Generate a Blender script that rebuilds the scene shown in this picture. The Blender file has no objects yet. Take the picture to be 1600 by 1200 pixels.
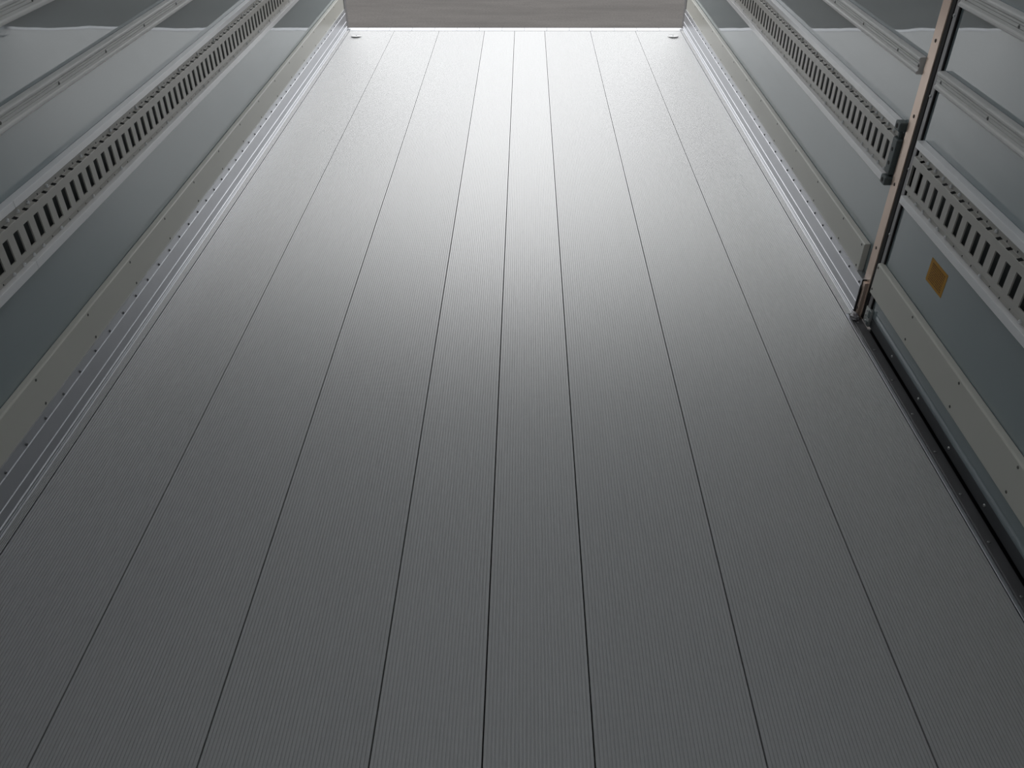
import bpy, bmesh, math, random
from mathutils import Vector, Matrix

random.seed(7)
C = bpy.context.scene
col = C.collection
H = 1.41            # camera height above the floor (m); lateral / height figures below are in units of H
CX = 0.0477 * H     # camera stands a little right of the body's middle

# ------------------------------------------------------------------ camera
FPX, PITCH, YAW, ROLL = 1300.07, 0.6389, 0.0159, -0.0034
F = Vector((-math.sin(YAW) * math.cos(PITCH), math.cos(YAW) * math.cos(PITCH), -math.sin(PITCH)))
R0 = Vector((math.cos(YAW), math.sin(YAW), 0))
U0 = R0.cross(F)
R = R0 * math.cos(ROLL) + U0 * math.sin(ROLL)
U = U0 * math.cos(ROLL) - R0 * math.sin(ROLL)
cam_d = bpy.data.cameras.new('camera')
cam = bpy.data.objects.new('camera', cam_d)
col.objects.link(cam)
M = Matrix((R, U, -F)).transposed().to_4x4()
M.translation = Vector((CX, 0, H))
cam.matrix_world = M
cam_d.sensor_width = 36
cam_d.lens = FPX / 1600 * 36
cam_d.clip_start = 0.02
cam_d.clip_end = 200
C.camera = cam

# ------------------------------------------------------------------ world, light, exposure
w = bpy.data.worlds.new('overcast_sky')
C.world = w
w.use_nodes = True
nt = w.node_tree
nt.nodes.clear()
wo = nt.nodes.new('ShaderNodeOutputWorld')
bg = nt.nodes.new('ShaderNodeBackground')
tc = nt.nodes.new('ShaderNodeTexCoord')
sp = nt.nodes.new('ShaderNodeSeparateXYZ')
cr = nt.nodes.new('ShaderNodeValToRGB')
cr.color_ramp.elements[0].position = 0.0
cr.color_ramp.elements[0].color = (0.55, 0.58, 0.6, 1)
cr.color_ramp.elements[1].position = 0.35
cr.color_ramp.elements[1].color = (1.0, 1.0, 1.0, 1)
e = cr.color_ramp.elements.new(0.12)
e.color = (0.85, 0.87, 0.89, 1)
nt.links.new(tc.outputs['Generated'], sp.inputs[0])
nt.links.new(sp.outputs['Z'], cr.inputs[0])
nt.links.new(cr.outputs[0], bg.inputs[0])
bg.inputs[1].default_value = 1.94
nt.links.new(bg.outputs[0], wo.inputs[0])
C.view_settings.view_transform = 'Standard'
C.view_settings.look = 'None'
C.view_settings.gamma = 1
C.view_settings.use_curve_mapping = False
C.view_settings.exposure = 0.0
C.cycles.max_bounces = 12
C.cycles.diffuse_bounces = 6
C.cycles.glossy_bounces = 6

YEND = 4.13 * H     # rear end of the floor planks
YREAR = 4.165 * H   # rear end of the side walls
YF = -1.0 * H       # front bulkhead behind the camera
ZC = 2.42           # ceiling
ZO = 2.16           # underside of the rear header
WALL = 0.813
# the open rear: a sampling portal for the sky's own light
pl = bpy.data.lights.new('sky_portal', 'AREA')
pl.shape = 'RECTANGLE'
pl.size = 2.3
pl.size_y = ZO
pl.cycles.is_portal = True
po = bpy.data.objects.new('sky_portal', pl)
col.objects.link(po)
po.location = (0, YREAR + 0.12, ZO / 2)
po.rotation_euler = (math.radians(-90), 0, 0)

# ------------------------------------------------------------------ materials
def mat(name, color, rough=0.5, metal=0.0, ior=1.5, coat=0.0, coat_rough=0.05, noise=0.0, nscale=20, bump=0.0, bscale=4.0, bdist=0.01, stretch=None, rvar=0.0):
    m = bpy.data.materials.new(name)
    m.use_nodes = True
    n = m.node_tree
    b = n.nodes['Principled BSDF']
    b.inputs['Base Color'].default_value = (*color, 1)
    b.inputs['Roughness'].default_value = rough
    b.inputs['Metallic'].default_value = metal
    b.inputs['IOR'].default_value = ior
    b.inputs['Coat Weight'].default_value = coat
    b.inputs['Coat Roughness'].default_value = coat_rough
    t = n.nodes.new('ShaderNodeTexCoord')
    mp = n.nodes.new('ShaderNodeMapping')
    n.links.new(t.outputs['Object'], mp.inputs[0])
    if stretch:
        mp.inputs['Scale'].default_value = stretch
    if noise > 0 or rvar > 0:
        no = n.nodes.new('ShaderNodeTexNoise')
        no.inputs['Scale'].default_value = nscale
        no.inputs['Detail'].default_value = 4
        n.links.new(mp.outputs[0], no.inputs[0])
        if noise > 0:
            mx = n.nodes.new('ShaderNodeMix')
            mx.data_type = 'RGBA'
            mx.inputs[6].default_value = (*[c * (1 - noise) for c in color], 1)
            mx.inputs[7].default_value = (*[min(1, c * (1 + noise)) for c in color], 1)
            n.links.new(no.outputs[0], mx.inputs[0])
            n.links.new(mx.outputs[2], b.inputs['Base Color'])
        if rvar > 0:
            mr = n.nodes.new('ShaderNodeMapRange')
            mr.inputs[3].default_value = max(0, rough - rvar)
            mr.inputs[4].default_value = rough + rvar
            n.links.new(no.outputs[0], mr.inputs[0])
            n.links.new(mr.outputs[0], b.inputs['Roughness'])
    if bump > 0:
        n2 = n.nodes.new('ShaderNodeTexNoise')
        n2.inputs['Scale'].default_value = bscale
        n2.inputs['Detail'].default_value = 1.5
        bp = n.nodes.new('ShaderNodeBump')
        bp.inputs['Strength'].default_value = bump
        bp.inputs['Distance'].default_value = bdist
        n.links.new(mp.outputs[0], n2.inputs[0])
        n.links.new(n2.outputs[0], bp.inputs['Height'])
        n.links.new(bp.outputs[0], b.inputs['Normal'])
        if coat > 0:
            n.links.new(bp.outputs[0], b.inputs['Coat Normal'])
    return m

def anis(m, a):
    """brushed / extruded metal: scratches run along the body, so highlights spread sideways"""
    n = m.node_tree
    b = n.nodes['Principled BSDF']
    b.inputs['Anisotropic'].default_value = a
    g = n.nodes.new('ShaderNodeNewGeometry')
    c = n.nodes.new('ShaderNodeVectorMath')
    c.operation = 'CROSS_PRODUCT'
    c.inputs[1].default_value = (0.0, 1.0, 0.0)
    n.links.new(g.outputs['Normal'], c.inputs[0])
    n.links.new(c.outputs[0], b.inputs['Tangent'])
    return m

M_FLOOR = mat('ribbed_aluminium', (0.60, 0.602, 0.604), 0.51, 1.0, noise=0.04, nscale=60, rvar=0.02)
anis(M_FLOOR, 0.79)
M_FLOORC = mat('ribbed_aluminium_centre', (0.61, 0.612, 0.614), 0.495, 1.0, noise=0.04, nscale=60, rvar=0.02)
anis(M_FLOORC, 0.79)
M_ALU = anis(mat('aluminium_profile', (0.60, 0.61, 0.64), 0.40, 1.0, noise=0.03, nscale=30), 0.4)
M_WALL = mat('blue_grey_gloss_panel', (0.30, 0.355, 0.37), 0.02, 0.0, ior=2.1, noise=0.02, nscale=3, bump=0.55, bscale=2.6, bdist=0.003)
M_KICK = mat('beige_painted_steel', (0.66, 0.65, 0.59), 0.32, 0.0, noise=0.02, nscale=6)
M_RAIL = mat('warm_grey_painted_steel', (0.56, 0.54, 0.50), 0.38, 0.0, noise=0.03, nscale=25)
M_STRIP = mat('pale_anodised_strip', (0.95, 0.95, 0.96), 0.22, 0.0, ior=1.8, noise=0.02, nscale=20)
M_BATTEN = mat('grey_grooved_batten', (0.80, 0.79, 0.77), 0.4, 0.0, noise=0.03, nscale=20)
M_CAP = mat('dark_grey_green_rubber', (0.12, 0.145, 0.145), 0.5)
M_BLACK = mat('black_rubber_and_gap_dark', (0.008, 0.007, 0.007), 0.7)  # rubber parts, and the painted dark of gaps and bolt holes
M_DARK = mat('recess_shade_dark', (0.02, 0.021, 0.021), 0.8)  # shade of recesses and screw sockets put into the colour
M_LINING = mat('slot_cavity_shade_grey', (0.13, 0.14, 0.14), 0.6)
M_POST = mat('tan_post_steel', (0.80, 0.62, 0.51), 0.26, 0.35, noise=0.04, nscale=15)
M_FRAME = mat('grey_door_frame', (0.28, 0.275, 0.28), 0.4, 0.3)
M_SILL = mat('dark_sill_steel', (0.13, 0.13, 0.135), 0.5, 0.3, noise=0.15, nscale=18)
M_BOT = mat('dark_door_bottom_strip', (0.085, 0.09, 0.095), 0.5, 0.2)
M_ZINC = mat('zinc_screw', (0.55, 0.55, 0.55), 0.3, 0.9)
M_PLATE = mat('zinc_corner_plate', (0.60, 0.62, 0.60), 0.4, 0.5)
M_CEIL = mat('white_ceiling_panel', (0.55, 0.56, 0.56), 0.5)
M_FRONT = mat('front_bulkhead_paint', (0.80, 0.81, 0.81), 0.4)
def roof_mat(t):  # translucency is assumed, added to let fill light into the body
    m = bpy.data.materials.new('roof_sheet_added_translucency')
    m.use_nodes = True
    n = m.node_tree
    n.nodes.clear()
    o = n.nodes.new('ShaderNodeOutputMaterial')
    mx = n.nodes.new('ShaderNodeMixShader')
    d = n.nodes.new('ShaderNodeBsdfDiffuse')
    tr = n.nodes.new('ShaderNodeBsdfTranslucent')
    d.inputs[0].default_value = (0.75, 0.76, 0.76, 1)
    tr.inputs[0].default_value = (0.97, 0.98, 1.0, 1)
    mx.inputs[0].default_value = t
    n.links.new(d.outputs[0], mx.inputs[1])
    n.links.new(tr.outputs[0], mx.inputs[2])
    n.links.new(mx.outputs[0], o.inputs[0])
    return m
M_ROOF = roof_mat(0.14)
M_STICK = mat('orange_yellow_sticker', (0.55, 0.27, 0.015), 0.5)
M_PRINT = mat('brown_sticker_print', (0.25, 0.11, 0.01), 0.6)
M_SEAL = mat('grey_sealant', (0.30, 0.28, 0.29), 0.35)

def ground_mat():
    m = bpy.data.materials.new('brown_grey_asphalt')
    m.use_nodes = True
    n = m.node_tree
    b = n.nodes['Principled BSDF']
    b.inputs['Roughness'].default_value = 0.9
    t = n.nodes.new('ShaderNodeTexCoord')
    mp = n.nodes.new('ShaderNodeMapping')
    mp.inputs['Scale'].default_value = (0.45, 1.6, 1)
    a = n.nodes.new('ShaderNodeTexNoise')
    a.inputs['Scale'].default_value = 1.6
    a.inputs['Detail'].default_value = 8
    a.inputs['Roughness'].default_value = 0.7
    g = n.nodes.new('ShaderNodeTexNoise')
    g.inputs['Scale'].default_value = 45
    g.inputs['Detail'].default_value = 3
    r1 = n.nodes.new('ShaderNodeValToRGB')
    r1.color_ramp.elements[0].position = 0.35
    r1.color_ramp.elements[0].color = (0.050, 0.0445, 0.041, 1)
    r1.color_ramp.elements[1].position = 0.68
    r1.color_ramp.elements[1].color = (0.078, 0.071, 0.066, 1)
    r2 = n.nodes.new('ShaderNodeValToRGB')
    r2.color_ramp.elements[0].position = 0.3
    r2.color_ramp.elements[0].color = (0.72, 0.72, 0.72, 1)
    r2.color_ramp.elements[1].position = 0.7
    r2.color_ramp.elements[1].color = (1.2, 1.2, 1.2, 1)
    mx = n.nodes.new('ShaderNodeMix')
    mx.data_type = 'RGBA'
    mx.blend_type = 'MULTIPLY'
    mx.inputs[0].default_value = 0.8
    L = n.links.new
    L(t.outputs['Object'], mp.inputs[0])
    L(mp.outputs[0], a.inputs[0])
    L(t.outputs['Object'], g.inputs[0])
    L(a.outputs[0], r1.inputs[0])
    L(g.outputs[0], r2.inputs[0])
    L(r1.outputs[0], mx.inputs[6])
    L(r2.outputs[0], mx.inputs[7])
    L(mx.outputs[2], b.inputs['Base Color'])
    bp = n.nodes.new('ShaderNodeBump')
    bp.inputs['Strength'].default_value = 0.4
    bp.inputs['Distance'].default_value = 0.01
    L(g.outputs[0], bp.inputs['Height'])
    L(bp.outputs[0], b.inputs['Normal'])
    return m
M_GROUND = ground_mat()

# ------------------------------------------------------------------ helpers
def zz(zp):
    """depth below the camera in units of H -> height above the floor in m"""
    return (1 - zp) * H

def link(name, bm, mats, parent=None, smooth=False, bevel=0.0, fix=True):
    if fix:
        bmesh.ops.recalc_face_normals(bm, faces=bm.faces)
    me = bpy.data.meshes.new(name)
    bm.to_mesh(me)
    bm.free()
    if not isinstance(mats, (list, tuple)):
        mats = [mats]
    for m in mats:
        me.materials.append(m)
    if smooth:
        for p in me.polygons:
            p.use_smooth = True
    o = bpy.data.objects.new(name, me)
    col.objects.link(o)
    if parent:
        o.parent = parent
        o.matrix_parent_inverse = parent.matrix_world.inverted()
    if bevel > 0:
        b = o.modifiers.new('bevel', 'BEVEL')
        b.width = bevel
        b.segments = 2
        b.limit_method = 'ANGLE'
        b.angle_limit = math.radians(40)
    return o

def empty(name, loc):
    o = bpy.data.objects.new(name, None)
    o.location = loc
    o.empty_display_size = 0.1
    col.objects.link(o)
    o.matrix_world = Matrix.Translation(loc)
    return o

def tag(o, label=None, cat=None, group=None, kind=None):
    if label: o['label'] = label
    if cat: o['category'] = cat
    if group: o['group'] = group
    if kind: o['kind'] = kind
    return o

def box(bm, x0, x1, y0, y1, z0, z1, mi=0):
    v = [bm.verts.new(p) for p in ((x0, y0, z0), (x1, y0, z0), (x1, y1, z0), (x0, y1, z0), (x0, y0, z1), (x1, y0, z1), (x1, y1, z1), (x0, y1, z1))]
    for f in ((0, 3, 2, 1), (4, 5, 6, 7), (0, 1, 5, 4), (1, 2, 6, 5), (2, 3, 7, 6), (3, 0, 4, 7)):
        fc = bm.faces.new([v[i] for i in f])
        fc.material_index = mi

def prism(bm, prof, y0, y1, closed=True, mi=0, caps=True):
    """profile of (x, z) points swept along the body"""
    a = [bm.verts.new((x, y0, z)) for x, z in prof]
    b = [bm.verts.new((x, y1, z)) for x, z in prof]
    n = len(prof)
    for i in range(n if closed else n - 1):
        j = (i + 1) % n
        f = bm.faces.new((a[i], a[j], b[j], b[i]))
        f.material_index = mi
    if closed and caps:
        bm.faces.new(a[::-1]).material_index = mi
        bm.faces.new(b).material_index = mi

def rivet_mesh(name, r, h, m, socket=True):
    """domed head, axis +X"""
    bm = bmesh.new()
    n = 12
    rings = []
    for (rr, hh) in ((1.0, 0.0), (0.95, 0.35), (0.72, 0.8), (0.42, 1.0)):
        rings.append([bm.verts.new((hh * h, rr * r * math.cos(2 * math.pi * k / n), rr * r * math.sin(2 * math.pi * k / n))) for k in range(n)])
    for a, b in zip(rings, rings[1:]):
        for k in range(n):
            bm.faces.new((a[k], a[(k + 1) % n], b[(k + 1) % n], b[k]))
    if socket:
        inner = [bm.verts.new((0.55 * h, 0.25 * r * math.cos(2 * math.pi * k / n), 0.25 * r * math.sin(2 * math.pi * k / n))) for k in range(n)]
        for k in range(n):
            bm.faces.new((rings[-1][k], rings[-1][(k + 1) % n], inner[(k + 1) % n], inner[k]))
        f = bm.faces.new(inner)
        f.material_index = 1
    else:
        bm.faces.new(rings[-1])
    bmesh.ops.recalc_face_normals(bm, faces=bm.faces)
    me = bpy.data.meshes.new(name)
    bm.to_mesh(me)
    bm.free()
    me.materials.append(m)
    me.materials.append(M_DARK)
    for p in me.polygons:
        p.use_smooth = True
    return me

RV_RAIL = rivet_mesh('rail_rivet', 0.0056, 0.0045, M_STRIP)
RV_KICK = rivet_mesh('kick_plate_screw', 0.0042, 0.0012, mat('dull_beige_screw', (0.16, 0.155, 0.14), 0.4, 0.5))
RV_ALU = rivet_mesh('profile_rivet', 0.0042, 0.0030, mat('dark_rivet', (0.16, 0.16, 0.17), 0.35, 0.6), False)
RV_BAT = rivet_mesh('batten_screw', 0.0045, 0.0018, mat('dull_screw', (0.2, 0.2, 0.19), 0.4, 0.5))
RV_ZINC = rivet_mesh('zinc_screw_head', 0.0042, 0.0026, M_ZINC)
RV_SILL = rivet_mesh('sill_bolt', 0.0036, 0.0022, mat('dull_bolt', (0.3, 0.3, 0.3), 0.4, 0.7))
RV_POST = rivet_mesh('post_screw', 0.0052, 0.0020, mat('brown_screw', (0.12, 0.09, 0.075), 0.45, 0.4), False)

def put(name, me, x, y, z, s, parent, axis='x'):
    o = bpy.data.objects.new(name, me)
    col.objects.link(o)
    rot = Matrix.Identity(3)
    if axis == 'x':
        rot = Matrix.Rotation(0 if s < 0 else math.pi, 3, 'Z')   # left wall heads face +X
    elif axis == 'z':
        rot = Matrix.Rotation(-math.pi / 2, 3, 'Y')
    elif axis == '-y':
        rot = Matrix.Rotation(-math.pi / 2, 3, 'Z')
    o.matrix_world = Matrix.Translation((x, y, z)) @ rot.to_4x4()
    if parent:
        mw = o.matrix_world.copy()
        o.parent = parent
        o.matrix_parent_inverse = parent.matrix_world.inverted()
        o.matrix_world = mw
    return o

# ------------------------------------------------------------------ floor
SEAMS = [-0.7777, -0.5665, -0.3551, -0.1411, 0.0, 0.1411, 0.3551, 0.5665, 0.7777]
fl = bmesh.new()
for i, (a, b) in enumerate(zip(SEAMS, SEAMS[1:])):
    x0, x1 = a * H, b * H
    n = 28 if i in (3, 4) else 42
    gap = 0.0013
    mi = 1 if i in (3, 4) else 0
    p = (x1 - x0 - 2 * gap) / n
    hg, hs, ha = 0.00090, 0.00105, 0.00160   # half widths: groove bottom, wall top, start of the rounded rib shoulder
    prof = [(x0 + gap, -0.012), (x0 + gap, -0.0012), (x0 + gap + 0.0006, 0)]
    for k in range(1, n):
        c = x0 + gap + k * p
        prof += [(c - ha, 0.0), (c - hs, -0.00035), (c - hg, -0.0019), (c + hg, -0.0019), (c + hs, -0.00035), (c + ha, 0.0)]
    prof += [(x1 - gap - 0.0006, 0), (x1 - gap, -0.0012), (x1 - gap, -0.012)]
    prism(fl, prof, YF, YEND, closed=False, mi=mi)
# dark sub-floor seen through the seams
v = [fl.verts.new(p) for p in ((-0.80 * H, YF, -0.012), (0.80 * H, YF, -0.012), (0.80 * H, YEND, -0.012), (-0.80 * H, YEND, -0.012))]
fl.faces.new(v).material_index = 2
for f in fl.faces:
    if f.normal.z < 0:
        pass
floor = tag(link('floor', fl, [M_FLOOR, M_FLOORC, M_BLACK], fix=False), kind='structure')
tag(floor, 'ribbed aluminium plank floor of the cargo body')

# rear threshold strip, jointed every 150 mm
th = bmesh.new()
y0, y1 = YEND + 0.007, 4.1865 * H
xs = [-0.7977 * H]
k = -0.6978
while k < 0.79:
    xs.append(k * H)
    k += 0.1062
xs.append(0.7977 * H)
for a, b in zip(xs, xs[1:]):
    prism(th, [(a + 0.0006, -0.05), (b - 0.0006, -0.05), (b - 0.0006, 0.0), (a + 0.0006, 0.0)], y0, y1)
tag(link('trim_1', th, M_ALU, bevel=0.0012), 'bright aluminium threshold strip across the rear end of the floor', kind='structure')

# round cover plugs in the rear corners of the floor
def plug(cx, label):
    bm = bmesh.new()
    r, n = 0.034, 32
    cy = 4.029 * H
    prof = [(1.0, 0.0), (1.0, 0.0045), (0.95, 0.0062), (0.90, 0.0062), (0.86, 0.0050), (0.0, 0.0050)]
    rings = []
    for rr, hh in prof[:-1]:
        rings.append([bm.verts.new((cx + rr * r * math.cos(2 * math.pi * k / n), cy + rr * r * math.sin(2 * math.pi * k / n), hh)) for k in range(n)])
    for a, b in zip(rings, rings[1:]):
        for k in range(n):
            bm.faces.new((a[k], a[(k + 1) % n], b[(k + 1) % n], b[k]))
    bm.faces.new(rings[-1])
    t = empty('floor_plug', (cx, cy, 0))
    tag(t, label, 'floor plug', 'round plugs in the floor corners')
    link('cover', bm, M_FLOOR, t)
    put('screw', RV_ZINC, cx, cy, 0.0050, 1, t, 'z')
plug((-0.776 + 0.0477) * H, 'round aluminium plug in the floor at the rear left corner')
plug((0.680 + 0.0477) * H, 'round aluminium plug in the floor at the rear right corner')

# ------------------------------------------------------------------ ground outside
g = bmesh.new()
v = [g.verts.new(p) for p in ((-40, -20, -1.0), (40, -20, -1.0), (40, 80, -1.0), (-40, 80, -1.0))]
g.faces.new(v)
tag(link('ground', g, M_GROUND, fix=False), 'brown grey asphalt yard outside the open rear', kind='structure')

# ------------------------------------------------------------------ shell: ceiling, bulkhead, walls, rear frame
bm = bmesh.new()
f = bm.faces.new([bm.verts.new(p) for p in ((-0.87 * H, YF - 0.05, ZC), (0.87 * H, YF - 0.05, ZC), (0.87 * H, YREAR + 0.08, ZC), (-0.87 * H, YREAR + 0.08, ZC))])
f.material_index = 1
for k in range(9):   # roof bows
    y = YF + 0.35 + k * 0.82
    if y < YREAR - 0.1:
        box(bm, -0.86 * H, 0.86 * H, y, y + 0.05, ZC - 0.035, ZC - 0.0005)
tag(link('ceiling', bm, [M_CEIL, M_ROOF]), 'white ceiling of the cargo body', kind='structure')
bm = bmesh.new()
box(bm, -0.87 * H, 0.87 * H, YF - 0.05, YF, -0.05, ZC)
tag(link('wall_front', bm, M_FRONT), kind='structure')
bm = bmesh.new()
box(bm, -0.87 * H, 0.87 * H, YREAR - 0.0, YREAR + 0.08, ZO, ZC - 0.0005)
tag(link('trim_2', bm, M_ALU), 'header beam above the open rear', kind='structure')

RT, RB = zz(0.597), zz(0.688)      # wall cut-out behind the slotted rail
DY0, DY1 = 0.42 * H, 1.601 * H     # side door leaf

def wall(side, spans, name, label):
    bm = bmesh.new()
    s = -1 if side == 'left' else 1
    xi, xo = s * WALL * H, s * 0.850 * H
    for (ya, yb) in spans:
        box(bm, min(xi, xo), max(xi, xo), ya, yb, -0.02, RB)
        box(bm, min(xi, xo), max(xi, xo), ya, yb, RT, ZC)
        xb = s * 0.838 * H
        box(bm, min(xb, xo), max(xb, xo), ya, yb, RB - 0.001, RT + 0.001, 1)
    if side == 'right':   # wall above the side door
        box(bm, xi, xo, DY0 - 0.004, 1.6205 * H, ZC - 0.057, ZC)
    return tag(link(name, bm, [M_WALL, M_DARK]), label, kind='structure')
wall('left', [(YF, YREAR)], 'wall_left', 'glossy blue grey left side wall of the cargo body')
wall('right', [(1.6205 * H, YREAR), (YF, DY0 - 0.004)], 'wall_right', 'glossy blue grey right side wall behind and ahead of the side door')

# rear corner posts
for s, nm in ((-1, 'trim_3'), (1, 'trim_4')):
    bm = bmesh.new()
    a, b = s * 0.7965 * H, s * 0.87 * H
    box(bm, min(a, b), max(a, b), YREAR + 0.001, YREAR + 0.075, -0.05, ZO)
    tag(link(nm, bm, M_FRAME, bevel=0.002), 'grey rear corner post on the %s' % ('left' if s < 0 else 'right'), kind='structure')

# ------------------------------------------------------------------ aluminium corner profile (baseboard)
def baseboard(side, y0, y1, name, phase, label):
    s = -1 if side == 'left' else 1
    f = 0.795
    def P(wd, z): return (s * wd * H, z)
    e0 = 0.7777 * H + 0.0013
    pr = [(s * e0, -0.012), (s * e0, 0.0)]
    # four fine ribs beside the seam
    for k in range(1, 5):
        c = e0 + k * 0.0045
        pr += [(s * (c - 0.0013), 0.0), (s * (c - 0.0009), -0.0004), (s * (c - 0.0007), -0.0020), (s * (c + 0.0007), -0.0020), (s * (c + 0.0009), -0.0004), (s * (c + 0.0013), 0.0)]
    z1, z2, z3, zt = zz(0.9885), zz(0.9675), zz(0.930), zz(0.915)
    fx = f * H
    pr += [(s * (fx - 0.0018), 0.0), (s * (fx + 0.0006), 0.0012), (s * (fx + 0.0006), 0.0045), (s * (fx - 0.0004), 0.0055),
           (s * (fx - 0.0004), 0.0065), (s * (fx + 0.0006), 0.0075), (s * (fx + 0.0006), z1 - 0.0034)]
    pr += [(s * (fx - 0.0016), z1 - 0.002), (s * (fx - 0.0016), z1 - 0.0003), (s * (fx + 0.0012), z1 + 0.0012)]
    pr += [(s * (fx + 0.0012), z2 - 0.004), (s * (fx - 0.0008), z2 - 0.0026), (s * (fx - 0.0008), z2 - 0.0004), (s * (fx + 0.0015), z2 + 0.0008)]
    pr += [(s * (fx + 0.0015), z3 - 0.004), (s * (fx - 0.0005), z3 - 0.0026), (s * (fx - 0.0005), z3 - 0.0004), (s * (fx + 0.0020), z3 + 0.0008)]
    pr += [(s * (fx + 0.0020), zt + 0.004), (s * (WALL * H - 0.0005), zt + 0.004), (s * (WALL * H - 0.0005), -0.012)]
    bm = bmesh.new()
    prism(bm, pr, y0, y1)
    for f in bm.faces:
        if abs(f.calc_center_median().x) < fx - 0.001 and f.calc_center_median().z > -0.006:
            f.material_index = 1
    o = tag(link(name, bm, [M_ALU, M_FLOOR]), label, kind='structure')
    y = phase
    ys = []
    while y < 4.15:
        ys.append(y)
        y += 0.0707
    for y in ys:
        if y * H > y0 + 0.01:
            put('rivet', RV_ALU, s * (fx + 0.0018), y * H, zz(0.9245), s, o)
    return o
baseboard('left', YF, YREAR, 'baseboard_left', 1.276 - 12 * 0.0707, 'stepped aluminium corner profile along the left wall')
baseboard('right', 1.622 * H, YREAR, 'baseboard_right', 1.706 - 0.0707, 'stepped aluminium corner profile along the right wall, ending at the side door')

# ------------------------------------------------------------------ kick plates
def kick(s, y0, y1, rys, name, parent=None, lab=None):
    bm = bmesh.new()
    a, b = 0.799 * H, WALL * H - 0.0012
    zb, zt = zz(0.9185), zz(0.847)
    pr = [(s * b, zb), (s * (a + 0.002), zb), (s * a, zb + 0.002), (s * a, zt - 0.0035), (s * (a + 0.0018), zt - 0.001), (s * (a + 0.0045), zt), (s * b, zt)]
    prism(bm, pr, y0, y1)
    o = link(name, bm, M_KICK, parent, bevel=0.0015)
    if lab: tag(o, *lab)
    for y in rys:
        for zp in (0.8555, 0.9065):
            put('screw', RV_KICK, s * a, y * H, zz(zp), s, o)
    return o
kick(-1, YF, YREAR, [1.3687 + k * 0.2142 for k in range(-5, 13)], 'kick_plate', None,
     ('long beige steel kick plate low on the left wall above the aluminium profile', 'kick plate', 'beige kick plates'))
kick(1, 1.6648 * H, YREAR, [1.679] + [1.8116 + k * 0.2142 for k in range(0, 11)], 'kick_plate', None,
     ('beige steel kick plate low on the right wall ending before the side door', 'kick plate', 'beige kick plates'))

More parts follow.
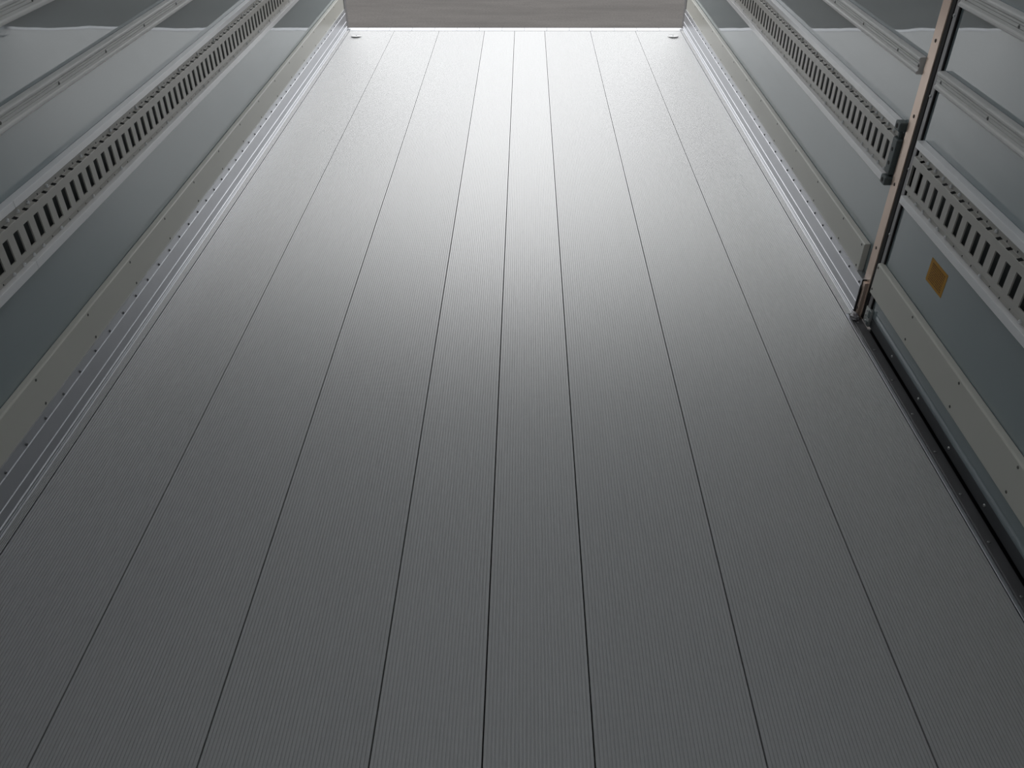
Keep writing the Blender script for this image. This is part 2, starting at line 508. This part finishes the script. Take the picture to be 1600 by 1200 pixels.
# ------------------------------------------------------------------ slotted lashing rail
PIT = 0.0354 * H
def rail(s, y0, y1, cphase, rivets, name, parent=None, lab=None, joint=None, cap_at=None):
    """s side; y0..y1 extent (m); cphase: Y (m) of one slot centre"""
    root = empty(name, (s * 0.801 * H, y0, zz(0.64)))
    if parent:
        mw = root.matrix_world.copy()
        root.parent = parent
        root.matrix_parent_inverse = parent.matrix_world.inverted()
        root.matrix_world = mw
    if lab: tag(root, *lab)
    fx, bx = 0.801 * H, 0.808 * H
    # profile from upper flange over the raised face to the lower flange: (offset from middle, height)
    prof = [(bx, zz(0.5960)), (bx, zz(0.6048)), (bx - 0.001, zz(0.6058)), (fx + 0.001, zz(0.6070)), (fx, zz(0.6084)), (fx, zz(0.6226)), (fx, zz(0.6636)), (fx, zz(0.6735)), (bx, zz(0.6800)), (bx, zz(0.6866))]
    bm = bmesh.new()
    def strip(pa, pb, segs, mi=0):
        for (ya, yb) in segs:
            if yb - ya < 1e-6: continue
            q = [bm.verts.new((s * pa[0], ya, pa[1])), bm.verts.new((s * pb[0], ya, pb[1])), bm.verts.new((s * pb[0], yb, pb[1])), bm.verts.new((s * pa[0], yb, pa[1]))]
            bm.faces.new(q if s < 0 else q[::-1]).material_index = mi
    def lerp(pa, pb, t): return (pa[0] + (pb[0] - pa[0]) * t, pa[1] + (pb[1] - pa[1]) * t)
    k0 = math.ceil((y0 - cphase) / PIT)
    k1 = math.floor((y1 - cphase) / PIT)
    centres = [(k, cphase + k * PIT) for k in range(k0, k1 + 1)]
    rv = set(rivets(k0, k1))
    def around(cs, hw):
        segs, y = [], y0
        for c in cs:
            if c - hw > y0 and c + hw < y1:
                segs.append((y, c - hw)); y = c + hw
        segs.append((y, y1))
        return segs
    def holes_of(cs, hw): return [(c - hw, c + hw) for c in cs if c - hw > y0 and c + hw < y1]
    full = [(y0, y1)]
    free = [c for k, c in centres if k not in rv]
    allc = [c for k, c in centres]
    mids = [c + PIT / 2 for c in allc] + ([allc[0] - PIT / 2] if allc else [])
    mids.sort()
    # upper flange, small holes in their own band (2.2 mm half height around z' 0.6023)
    za = zz(0.6023)
    hz = 0.0026
    strip(prof[0], (bx, za + hz), full)
    strip((bx, za + hz), (bx, za - hz), around(free, 0.0024))
    strip((bx, za - hz), prof[1], full)
    # bent top edge with square holes
    strip(prof[1], prof[2], around(mids, 0.0068))
    strip(prof[2], prof[3], around(mids, 0.0068))
    strip(prof[3], lerp(prof[3], prof[4], 0.4), around(mids, 0.0068))
    strip(lerp(prof[3], prof[4], 0.4), prof[4], full)
    strip(prof[4], prof[5], full)
    strip(prof[5], prof[6], around(allc, 0.0121))
    strip(prof[6], prof[7], full)
    strip(prof[7], prof[8], full)
    zl = zz(0.6842)
    strip(prof[8], (bx, zl + 0.0024), full)
    strip((bx, zl + 0.0024), (bx, zl - 0.0024), around(free, 0.0022))
    strip((bx, zl - 0.0024), prof[9], full)
    # thickness of the slot edges
    t = 0.0035
    zt_, zb_ = prof[5][1], prof[6][1]
    for (ya, yb) in holes_of(allc, 0.0121):
        for (p, q) in (((ya, zb_), (ya, zt_)), ((yb, zt_), (yb, zb_)), ((ya, zt_), (yb, zt_)), ((yb, zb_), (ya, zb_))):
            vs = [bm.verts.new((s * fx, p[0], p[1])), bm.verts.new((s * fx, q[0], q[1])), bm.verts.new((s * (fx + t), q[0], q[1])), bm.verts.new((s * (fx + t), p[0], p[1]))]
            bm.faces.new(vs if s > 0 else vs[::-1])
    # ends closed
    for yy in (y0, y1):
        vs = [bm.verts.new((s * a, yy, b)) for a, b in prof]
        bm.faces.new(vs)
    # lining behind the slots, the cavity's shade put into its dark grey
    link('rail_face', bm, [M_RAIL], root, fix=False)
    bm = bmesh.new()
    cx = 0.828 * H
    pts = [(bx + 0.002, zz(0.5985)), (cx, zz(0.5985)), (cx, zz(0.6860)), (bx + 0.002, zz(0.6860))]
    prism(bm, [(s * a, b) for a, b in pts], y0, y1, closed=False)
    link('slot_shade_lining', bm, M_LINING, root)
    for k, c in centres:
        if k in rv and c - 0.006 > y0 and c + 0.006 < y1:
            put('rivet', RV_RAIL, s * bx, c, zz(0.6023), s, root)
            put('rivet', RV_RAIL, s * bx, c, zl, s, root)
    # square edge strips above and below
    for (za_, zb2) in ((0.5753, 0.5885), (0.6867, 0.7018)):
        bm = bmesh.new()
        a, b = 0.797 * H, 0.8128 * H
        cuts = [y0] + ([joint] if joint else []) + [y1]
        for ya, yb in zip(cuts, cuts[1:]):
            prism(bm, [(s * b, zz(zb2)), (s * a, zz(zb2)), (s * a, zz(za_)), (s * b, zz(za_))], ya + 0.0004, yb - 0.0004)
        link('edge_strip', bm, M_STRIP, root, bevel=0.0012)
    if cap_at is not None:
        ya = cap_at
        # moulded end caps; flat black discs paint in the dark of their bolt holes
        def capbox(x0, x1, zl_, zh_, yy0, yy1, holes):
            bm = bmesh.new()
            xa, xb = sorted((s * x0, s * x1))
            box(bm, xa, xb, yy0, yy1, zl_, zh_)
            o = link('end_cap', bm, M_CAP, root, bevel=0.0035)
            xf = s * x0
            for (hy, hz_, r) in holes:
                hb = bmesh.new()
                n = 16
                ring = [hb.verts.new((xf - s * 0.0005, hy + r * math.cos(2 * math.pi * i / n), hz_ + r * math.sin(2 * math.pi * i / n))) for i in range(n)]
                ring2 = [hb.verts.new((xf + s * 0.0010, hy + r * math.cos(2 * math.pi * i / n), hz_ + r * math.sin(2 * math.pi * i / n))) for i in range(n)]
                hb.faces.new(ring)
                for i in range(n):
                    hb.faces.new((ring[i], ring[(i + 1) % n], ring2[(i + 1) % n], ring2[i]))
                link('bolt_hole_dark_disc', hb, M_BLACK, o)
        hy = ya - 0.0165
        capbox(0.7995 * H, 0.8125 * H, zz(0.681), zz(0.607), ya - 0.034, ya, [(hy, zz(0.630), 0.0060), (hy, zz(0.6585), 0.0060)])
        capbox(0.7960 * H, 0.8125 * H, zz(0.591), zz(0.5725), ya - 0.034, ya, [(hy, zz(0.5815), 0.0068)])
        capbox(0.7960 * H, 0.8125 * H, zz(0.704), zz(0.6858), ya - 0.034, ya, [(hy, zz(0.695), 0.0068)])
        capbox(0.8040 * H, 0.811 * H, zz(0.6862), zz(0.681), ya - 0.022, ya - 0.008, [])
        capbox(0.8040 * H, 0.811 * H, zz(0.607), zz(0.590), ya - 0.022, ya - 0.008, [])
    return root

def riv_left(k0, k1): return [0, 1, 2, 3] + [k for k in range(k0, k1 + 1) if (k - 5) % 4 == 0 and k > 3] + [k for k in range(k0, 0) if (k + 4) % 4 == 0]
def riv_right(k0, k1): return [0, 1, 2, 3, 4] + [k for k in range(8, k1 + 1) if k % 4 == 0]
def riv_door(k0, k1): return [0, -1, -2, -3, -4] + [k for k in range(k0, -4) if k % 4 == 0]
rail(-1, 0.35 * H, YREAR, 1.2207 * H, riv_left, 'lashing_rail', None,
     ('long warm grey slotted lashing rail between pale strips on the left wall', 'lashing rail', 'slotted lashing rails'), joint=1.274 * H)
rail(1, 1.672 * H, YREAR, 1.693 * H, riv_right, 'lashing_rail', None,
     ('warm grey slotted lashing rail on the right wall with dark end caps', 'lashing rail', 'slotted lashing rails'), cap_at=1.672 * H)

# ------------------------------------------------------------------ grooved battens
def batten(s, y0, y1, zb, zt, ys, name, parent=None, lab=None):
    a, b = 0.799 * H, WALL * H - 0.0010
    z0, z1 = zz(zb), zz(zt)
    hh = z1 - z0
    def z(t): return z0 + t * hh
    P = [(b, z(0)), (a + .004, z(0)), (a + .0012, z(.03)), (a, z(.09)), (a + .0004, z(.17)), (a + .003, z(.21)),
         (a + .0042, z(.25)), (a + .0042, z(.40)), (a + .0060, z(.42)), (a + .0042, z(.44)), (a + .0036, z(.58)), (a + .0054, z(.60)),
         (a + .0034, z(.62)), (a + .0026, z(.72)), (a + .0042, z(.74)), (a + .0020, z(.76)), (a + .0004, z(.82)), (a, z(.90)), (a + .0012, z(.97)), (a + .004, z(1)), (b, z(1))]
    bm = bmesh.new()
    prism(bm, [(s * x, zz_) for x, zz_ in P], y0, y1)
    o = link(name, bm, M_BATTEN, parent)
    if lab: tag(o, *lab)
    for y in ys:
        if y0 < y * H < y1:
            put('screw', RV_BAT, s * (a + 0.0042), y * H, zz(zb + (zt - zb) * .5), s, o)
    return o
MID, TOP = (0.4785, 0.4468), (0.3375, 0.3055)
batten(-1, YF, YREAR, *MID, [1.535 + k * 0.2108 for k in range(-4, 13)], 'grooved_batten', None,
       ('grey grooved batten on the left wall, just above the slotted rail', 'batten', 'grooved wall battens'))
batten(-1, YF, YREAR, *TOP, [1.535 + k * 0.2108 for k in range(-4, 13)], 'grooved_batten', None,
       ('grey grooved batten highest on the left wall, crossing the top left corner', 'batten', 'grooved wall battens'))
batten(1, 1.6497 * H, YREAR, *MID, [1.6527, 1.763] + [1.9755 + k * 0.2125 for k in range(11)], 'grooved_batten', None,
       ('grey grooved batten on the right wall, just above the slotted rail', 'batten', 'grooved wall battens'))
batten(1, 1.6497 * H, YREAR, *TOP, [1.6527, 1.763] + [1.9755 + k * 0.2125 for k in range(11)], 'grooved_batten', None,
       ('grey grooved batten highest on the right wall', 'batten', 'grooved wall battens'))

# ------------------------------------------------------------------ door post
PX = 0.8065 * H      # face of the post
y_t1, y_t0, y_b0 = 1.6325 * H, 1.6060 * H, 1.5885 * H
post = empty('door_post', (PX, y_t0, 0))
tag(post, 'tan upright steel door post with black rubber seal beside the side door', 'post')
bm = bmesh.new()
box(bm, PX, 0.85 * H, y_t0, y_t1, -0.005, ZC - 0.001)
link('post_plate', bm, M_POST, post, bevel=0.0015)
bm = bmesh.new()
box(bm, PX + 0.0015, 0.85 * H, y_t1, y_t1 + 0.010, -0.005, ZC - 0.001)   # back return of the post
link('post_return', bm, M_POST, post)
bm = bmesh.new()
box(bm, 0.7985 * H, PX + 0.0004, 1.6080 * H, 1.6216 * H, 0.004, zz(0.9145))
link('foot_block', bm, M_POST, post, bevel=0.001)
bm = bmesh.new()
prism(bm, [(PX + 0.002, 0.003), (PX + 0.03, 0.003), (PX + 0.03, ZC - 0.002), (PX + 0.002, ZC - 0.002)], y_b0, y_t0 - 0.0005)
link('rubber_seal', bm, M_BLACK, post, bevel=0.003)
for zp in (0.9784, 0.8345, 0.69, 0.5499, 0.4094, 0.27, 0.13, -0.01, -0.15, -0.29, -0.43):
    put('screw', RV_POST, PX if zp < 0.92 else 0.7985 * H, 1.6225 * H if zp < 0.92 else 1.613 * H, zz(zp), 1, post)

# ------------------------------------------------------------------ side door
door = empty('door_1', (WALL * H, DY1, 0))
tag(door, 'blue grey side door leaf with kick plate, slotted rail and battens', kind='structure')
bm = bmesh.new()
xi, xo = 0.8130 * H, 0.848 * H
yp = 1.5710 * H
ztop = ZC - 0.06
zbot = zz(0.9724)
box(bm, xi, xo, DY0, yp, zbot, RB)
box(bm, xi, xo, DY0, yp, RT, ztop)
box(bm, 0.838 * H, xo, DY0, yp, RB - 0.001, RT + 0.001, 1)
link('door_panel', bm, [M_WALL, M_DARK], door)
bm = bmesh.new()
fx0 = 0.8085 * H
box(bm, fx0, xo, 1.5735 * H, 1.5875 * H, zz(0.9765), ztop)
fr = tag(link('door_frame', bm, M_FRAME, door, bevel=0.0015), 'dark grey upright edge frame')
for zp in (0.9255, 0.7834, 0.6418, 0.4991, 0.357, 0.215, 0.07, -0.07, -0.21, -0.35):
    put('screw', RV_ZINC, fx0, 1.5840 * H, zz(zp), 1, fr)
bm = bmesh.new()
box(bm, 0.8092 * H, xo, yp, 1.5733 * H, zz(0.9765), ztop)
link('gap_gasket', bm, M_BLACK, door)
bm = bmesh.new()
box(bm, 0.8127 * H, xo, DY0, 1.5702 * H, zz(0.9965), zz(0.9726))
bs = tag(link('bottom_strip', bm, M_BOT, door, bevel=0.001), 'dark strip along the bottom edge of the door')
for k in range(7):
    put('screw', RV_ZINC, 0.8125 * H, (1.4283 - 0.1443 * k) * H, zz(0.984), 1, bs)
# corner bracket at the foot of the door edge
bm = bmesh.new()
prism(bm, [(0.8060 * H, zz(0.996)), (0.8125 * H, zz(0.996)), (0.8125 * H, zz(0.957)), (0.8060 * H, zz(0.957))], 1.5600 * H, 1.5872 * H)
br = tag(link('corner_bracket', bm, M_PLATE, door, bevel=0.0012), 'pale zinc corner bracket')
for (y, zp) in ((1.5765, 0.9635), (1.5800, 0.976), (1.5740, 0.988)):
    put('screw', RV_ZINC, 0.8060 * H, y * H, zz(zp), 1, br)
bm = bmesh.new()
box(bm, 0.8045 * H, 0.8062 * H, 1.5605 * H, 1.5690 * H, zz(0.975), zz(0.958))
box(bm, 0.8045 * H, 0.8062 * H, 1.5605 * H, 1.5670 * H, zz(0.994), zz(0.984))
link('latch_clip', bm, M_CAP, br, bevel=0.0015)
kick(1, DY0, 1.5780 * H, [1.572] + [1.3757 - 0.2142 * k for k in range(5)], 'kick_plate', door)
rail(1, DY0, 1.5615 * H, 1.3364 * H + 5 * PIT, riv_door, 'lashing_rail', door)
batten(1, DY0, 1.5630 * H, *MID, [1.546, 1.355, 1.143, 0.93, 0.72, 0.51], 'grooved_batten', door)
batten(1, DY0, 1.5630 * H, *TOP, [1.546, 1.355, 1.143, 0.93, 0.72, 0.51], 'grooved_batten', door)

# sticker on the door panel
st = bmesh.new()
sx = 0.8130 * H - 0.0006
sy0, sy1, sz0, sz1 = 1.3290 * H, 1.4005 * H, zz(0.7855), zz(0.7392)
box(st, sx, 0.8130 * H - 0.0001, sy0, sy1, sz0, sz1)
sticker = tag(link('sticker', st, M_STICK), 'small orange yellow printed sticker on the blue grey side door panel', 'sticker')
pr = bmesh.new()
W, T = sy1 - sy0, sz1 - sz0
rows = 9
for r in range(rows):
    zr = sz1 - T * (0.16 + 0.70 * r / (rows - 1))
    y = sy1 - W * 0.12
    hgt = T * (0.052 if r else 0.065)
    while y > sy0 + W * 0.12:
        ln = W * random.uniform(0.03, 0.12)
        ln = min(ln, y - (sy0 + W * 0.11))
        if ln > W * 0.015:
            box(pr, sx - 0.0003, sx - 0.00005, y - ln, y, zr - hgt / 2, zr + hgt / 2)
        y -= ln + W * random.uniform(0.012, 0.03)
tag(link('print', pr, M_PRINT, sticker), 'rows of dark brown print')

# ------------------------------------------------------------------ door sill
bm = bmesh.new()
a0 = 0.7777 * H + 0.0013
pr_ = [(a0, -0.012), (a0, -0.0006), (a0 + 0.0018, 0.0), (a0 + 0.009, 0.0), (a0 + 0.0125, -0.0016), (a0 + 0.0145, -0.006), (a0 + 0.0145, -0.012)]
prism(bm, pr_, YF, 1.6215 * H)
tag(link('trim_5', bm, M_ALU), 'rounded aluminium floor edge beside the door sill', kind='structure')
sill = empty('door_sill', (0.80 * H, DY1, -0.003))
tag(sill, 'dark steel sill channel with bolt heads along the foot of the side door', 'door sill')
bm = bmesh.new()
sa, sb = a0 + 0.0150, 0.8100 * H
prism(bm, [(sa, -0.012), (sa, -0.0045), (sa + 0.003, -0.003), (sb, -0.003), (sb, -0.060), (sa, -0.060)], DY0, 1.612 * H)
link('sill_plate', bm, M_SILL, sill)
bm = bmesh.new()
prism(bm, [(sb + 0.0002, -0.06), (sb + 0.0002, -0.05), (0.85 * H, -0.05), (0.85 * H, -0.06)], DY0, 1.612 * H)
prism(bm, [(0.842 * H, -0.06), (0.842 * H, 0.0045), (0.85 * H, 0.0045), (0.85 * H, -0.06)], DY0, 1.612 * H)  # outer lip added to block daylight coming in under the door
link('gutter', bm, M_BLACK, sill)
for k in range(10):
    put('bolt', RV_SILL, (0.7497 + 0.0477) * H, (1.5880 - 0.1095 * k) * H, -0.003, 1, sill, 'z')
# end of the body wall ahead of the door
# lump of sealant where the corner profile stops
bm = bmesh.new()
bmesh.ops.create_icosphere(bm, subdivisions=4, radius=1.0)
for vv in bm.verts:
    n = 0.16 * math.sin(5 * vv.co.x + 3 * vv.co.y) + 0.13 * math.sin(7 * vv.co.z + 4 * vv.co.y + 1) + 0.08 * math.sin(11 * vv.co.x - 6 * vv.co.z)
    vv.co *= 1 + n
    vv.co = Vector((vv.co.x * 0.0105, vv.co.y * 0.019, vv.co.z * 0.0085))
    vv.co += Vector((0.7945 * H, 1.606 * H, 0.0055))
tag(link('sealant_lump', bm, M_SEAL, smooth=True), 'grey lump of sealant at the near end of the right aluminium profile', 'sealant')
# black rubber end strip of the profile
bm = bmesh.new()
prism(bm, [(0.7950 * H, 0.012), (0.7982 * H, 0.012), (0.7982 * H, zz(0.935)), (0.7950 * H, zz(0.925))], 1.6200 * H - 0.004, 1.622 * H - 0.0002)
tag(link('profile_end_seal', bm, M_BLACK), 'thin black seal closing the end of the right aluminium profile', 'seal')
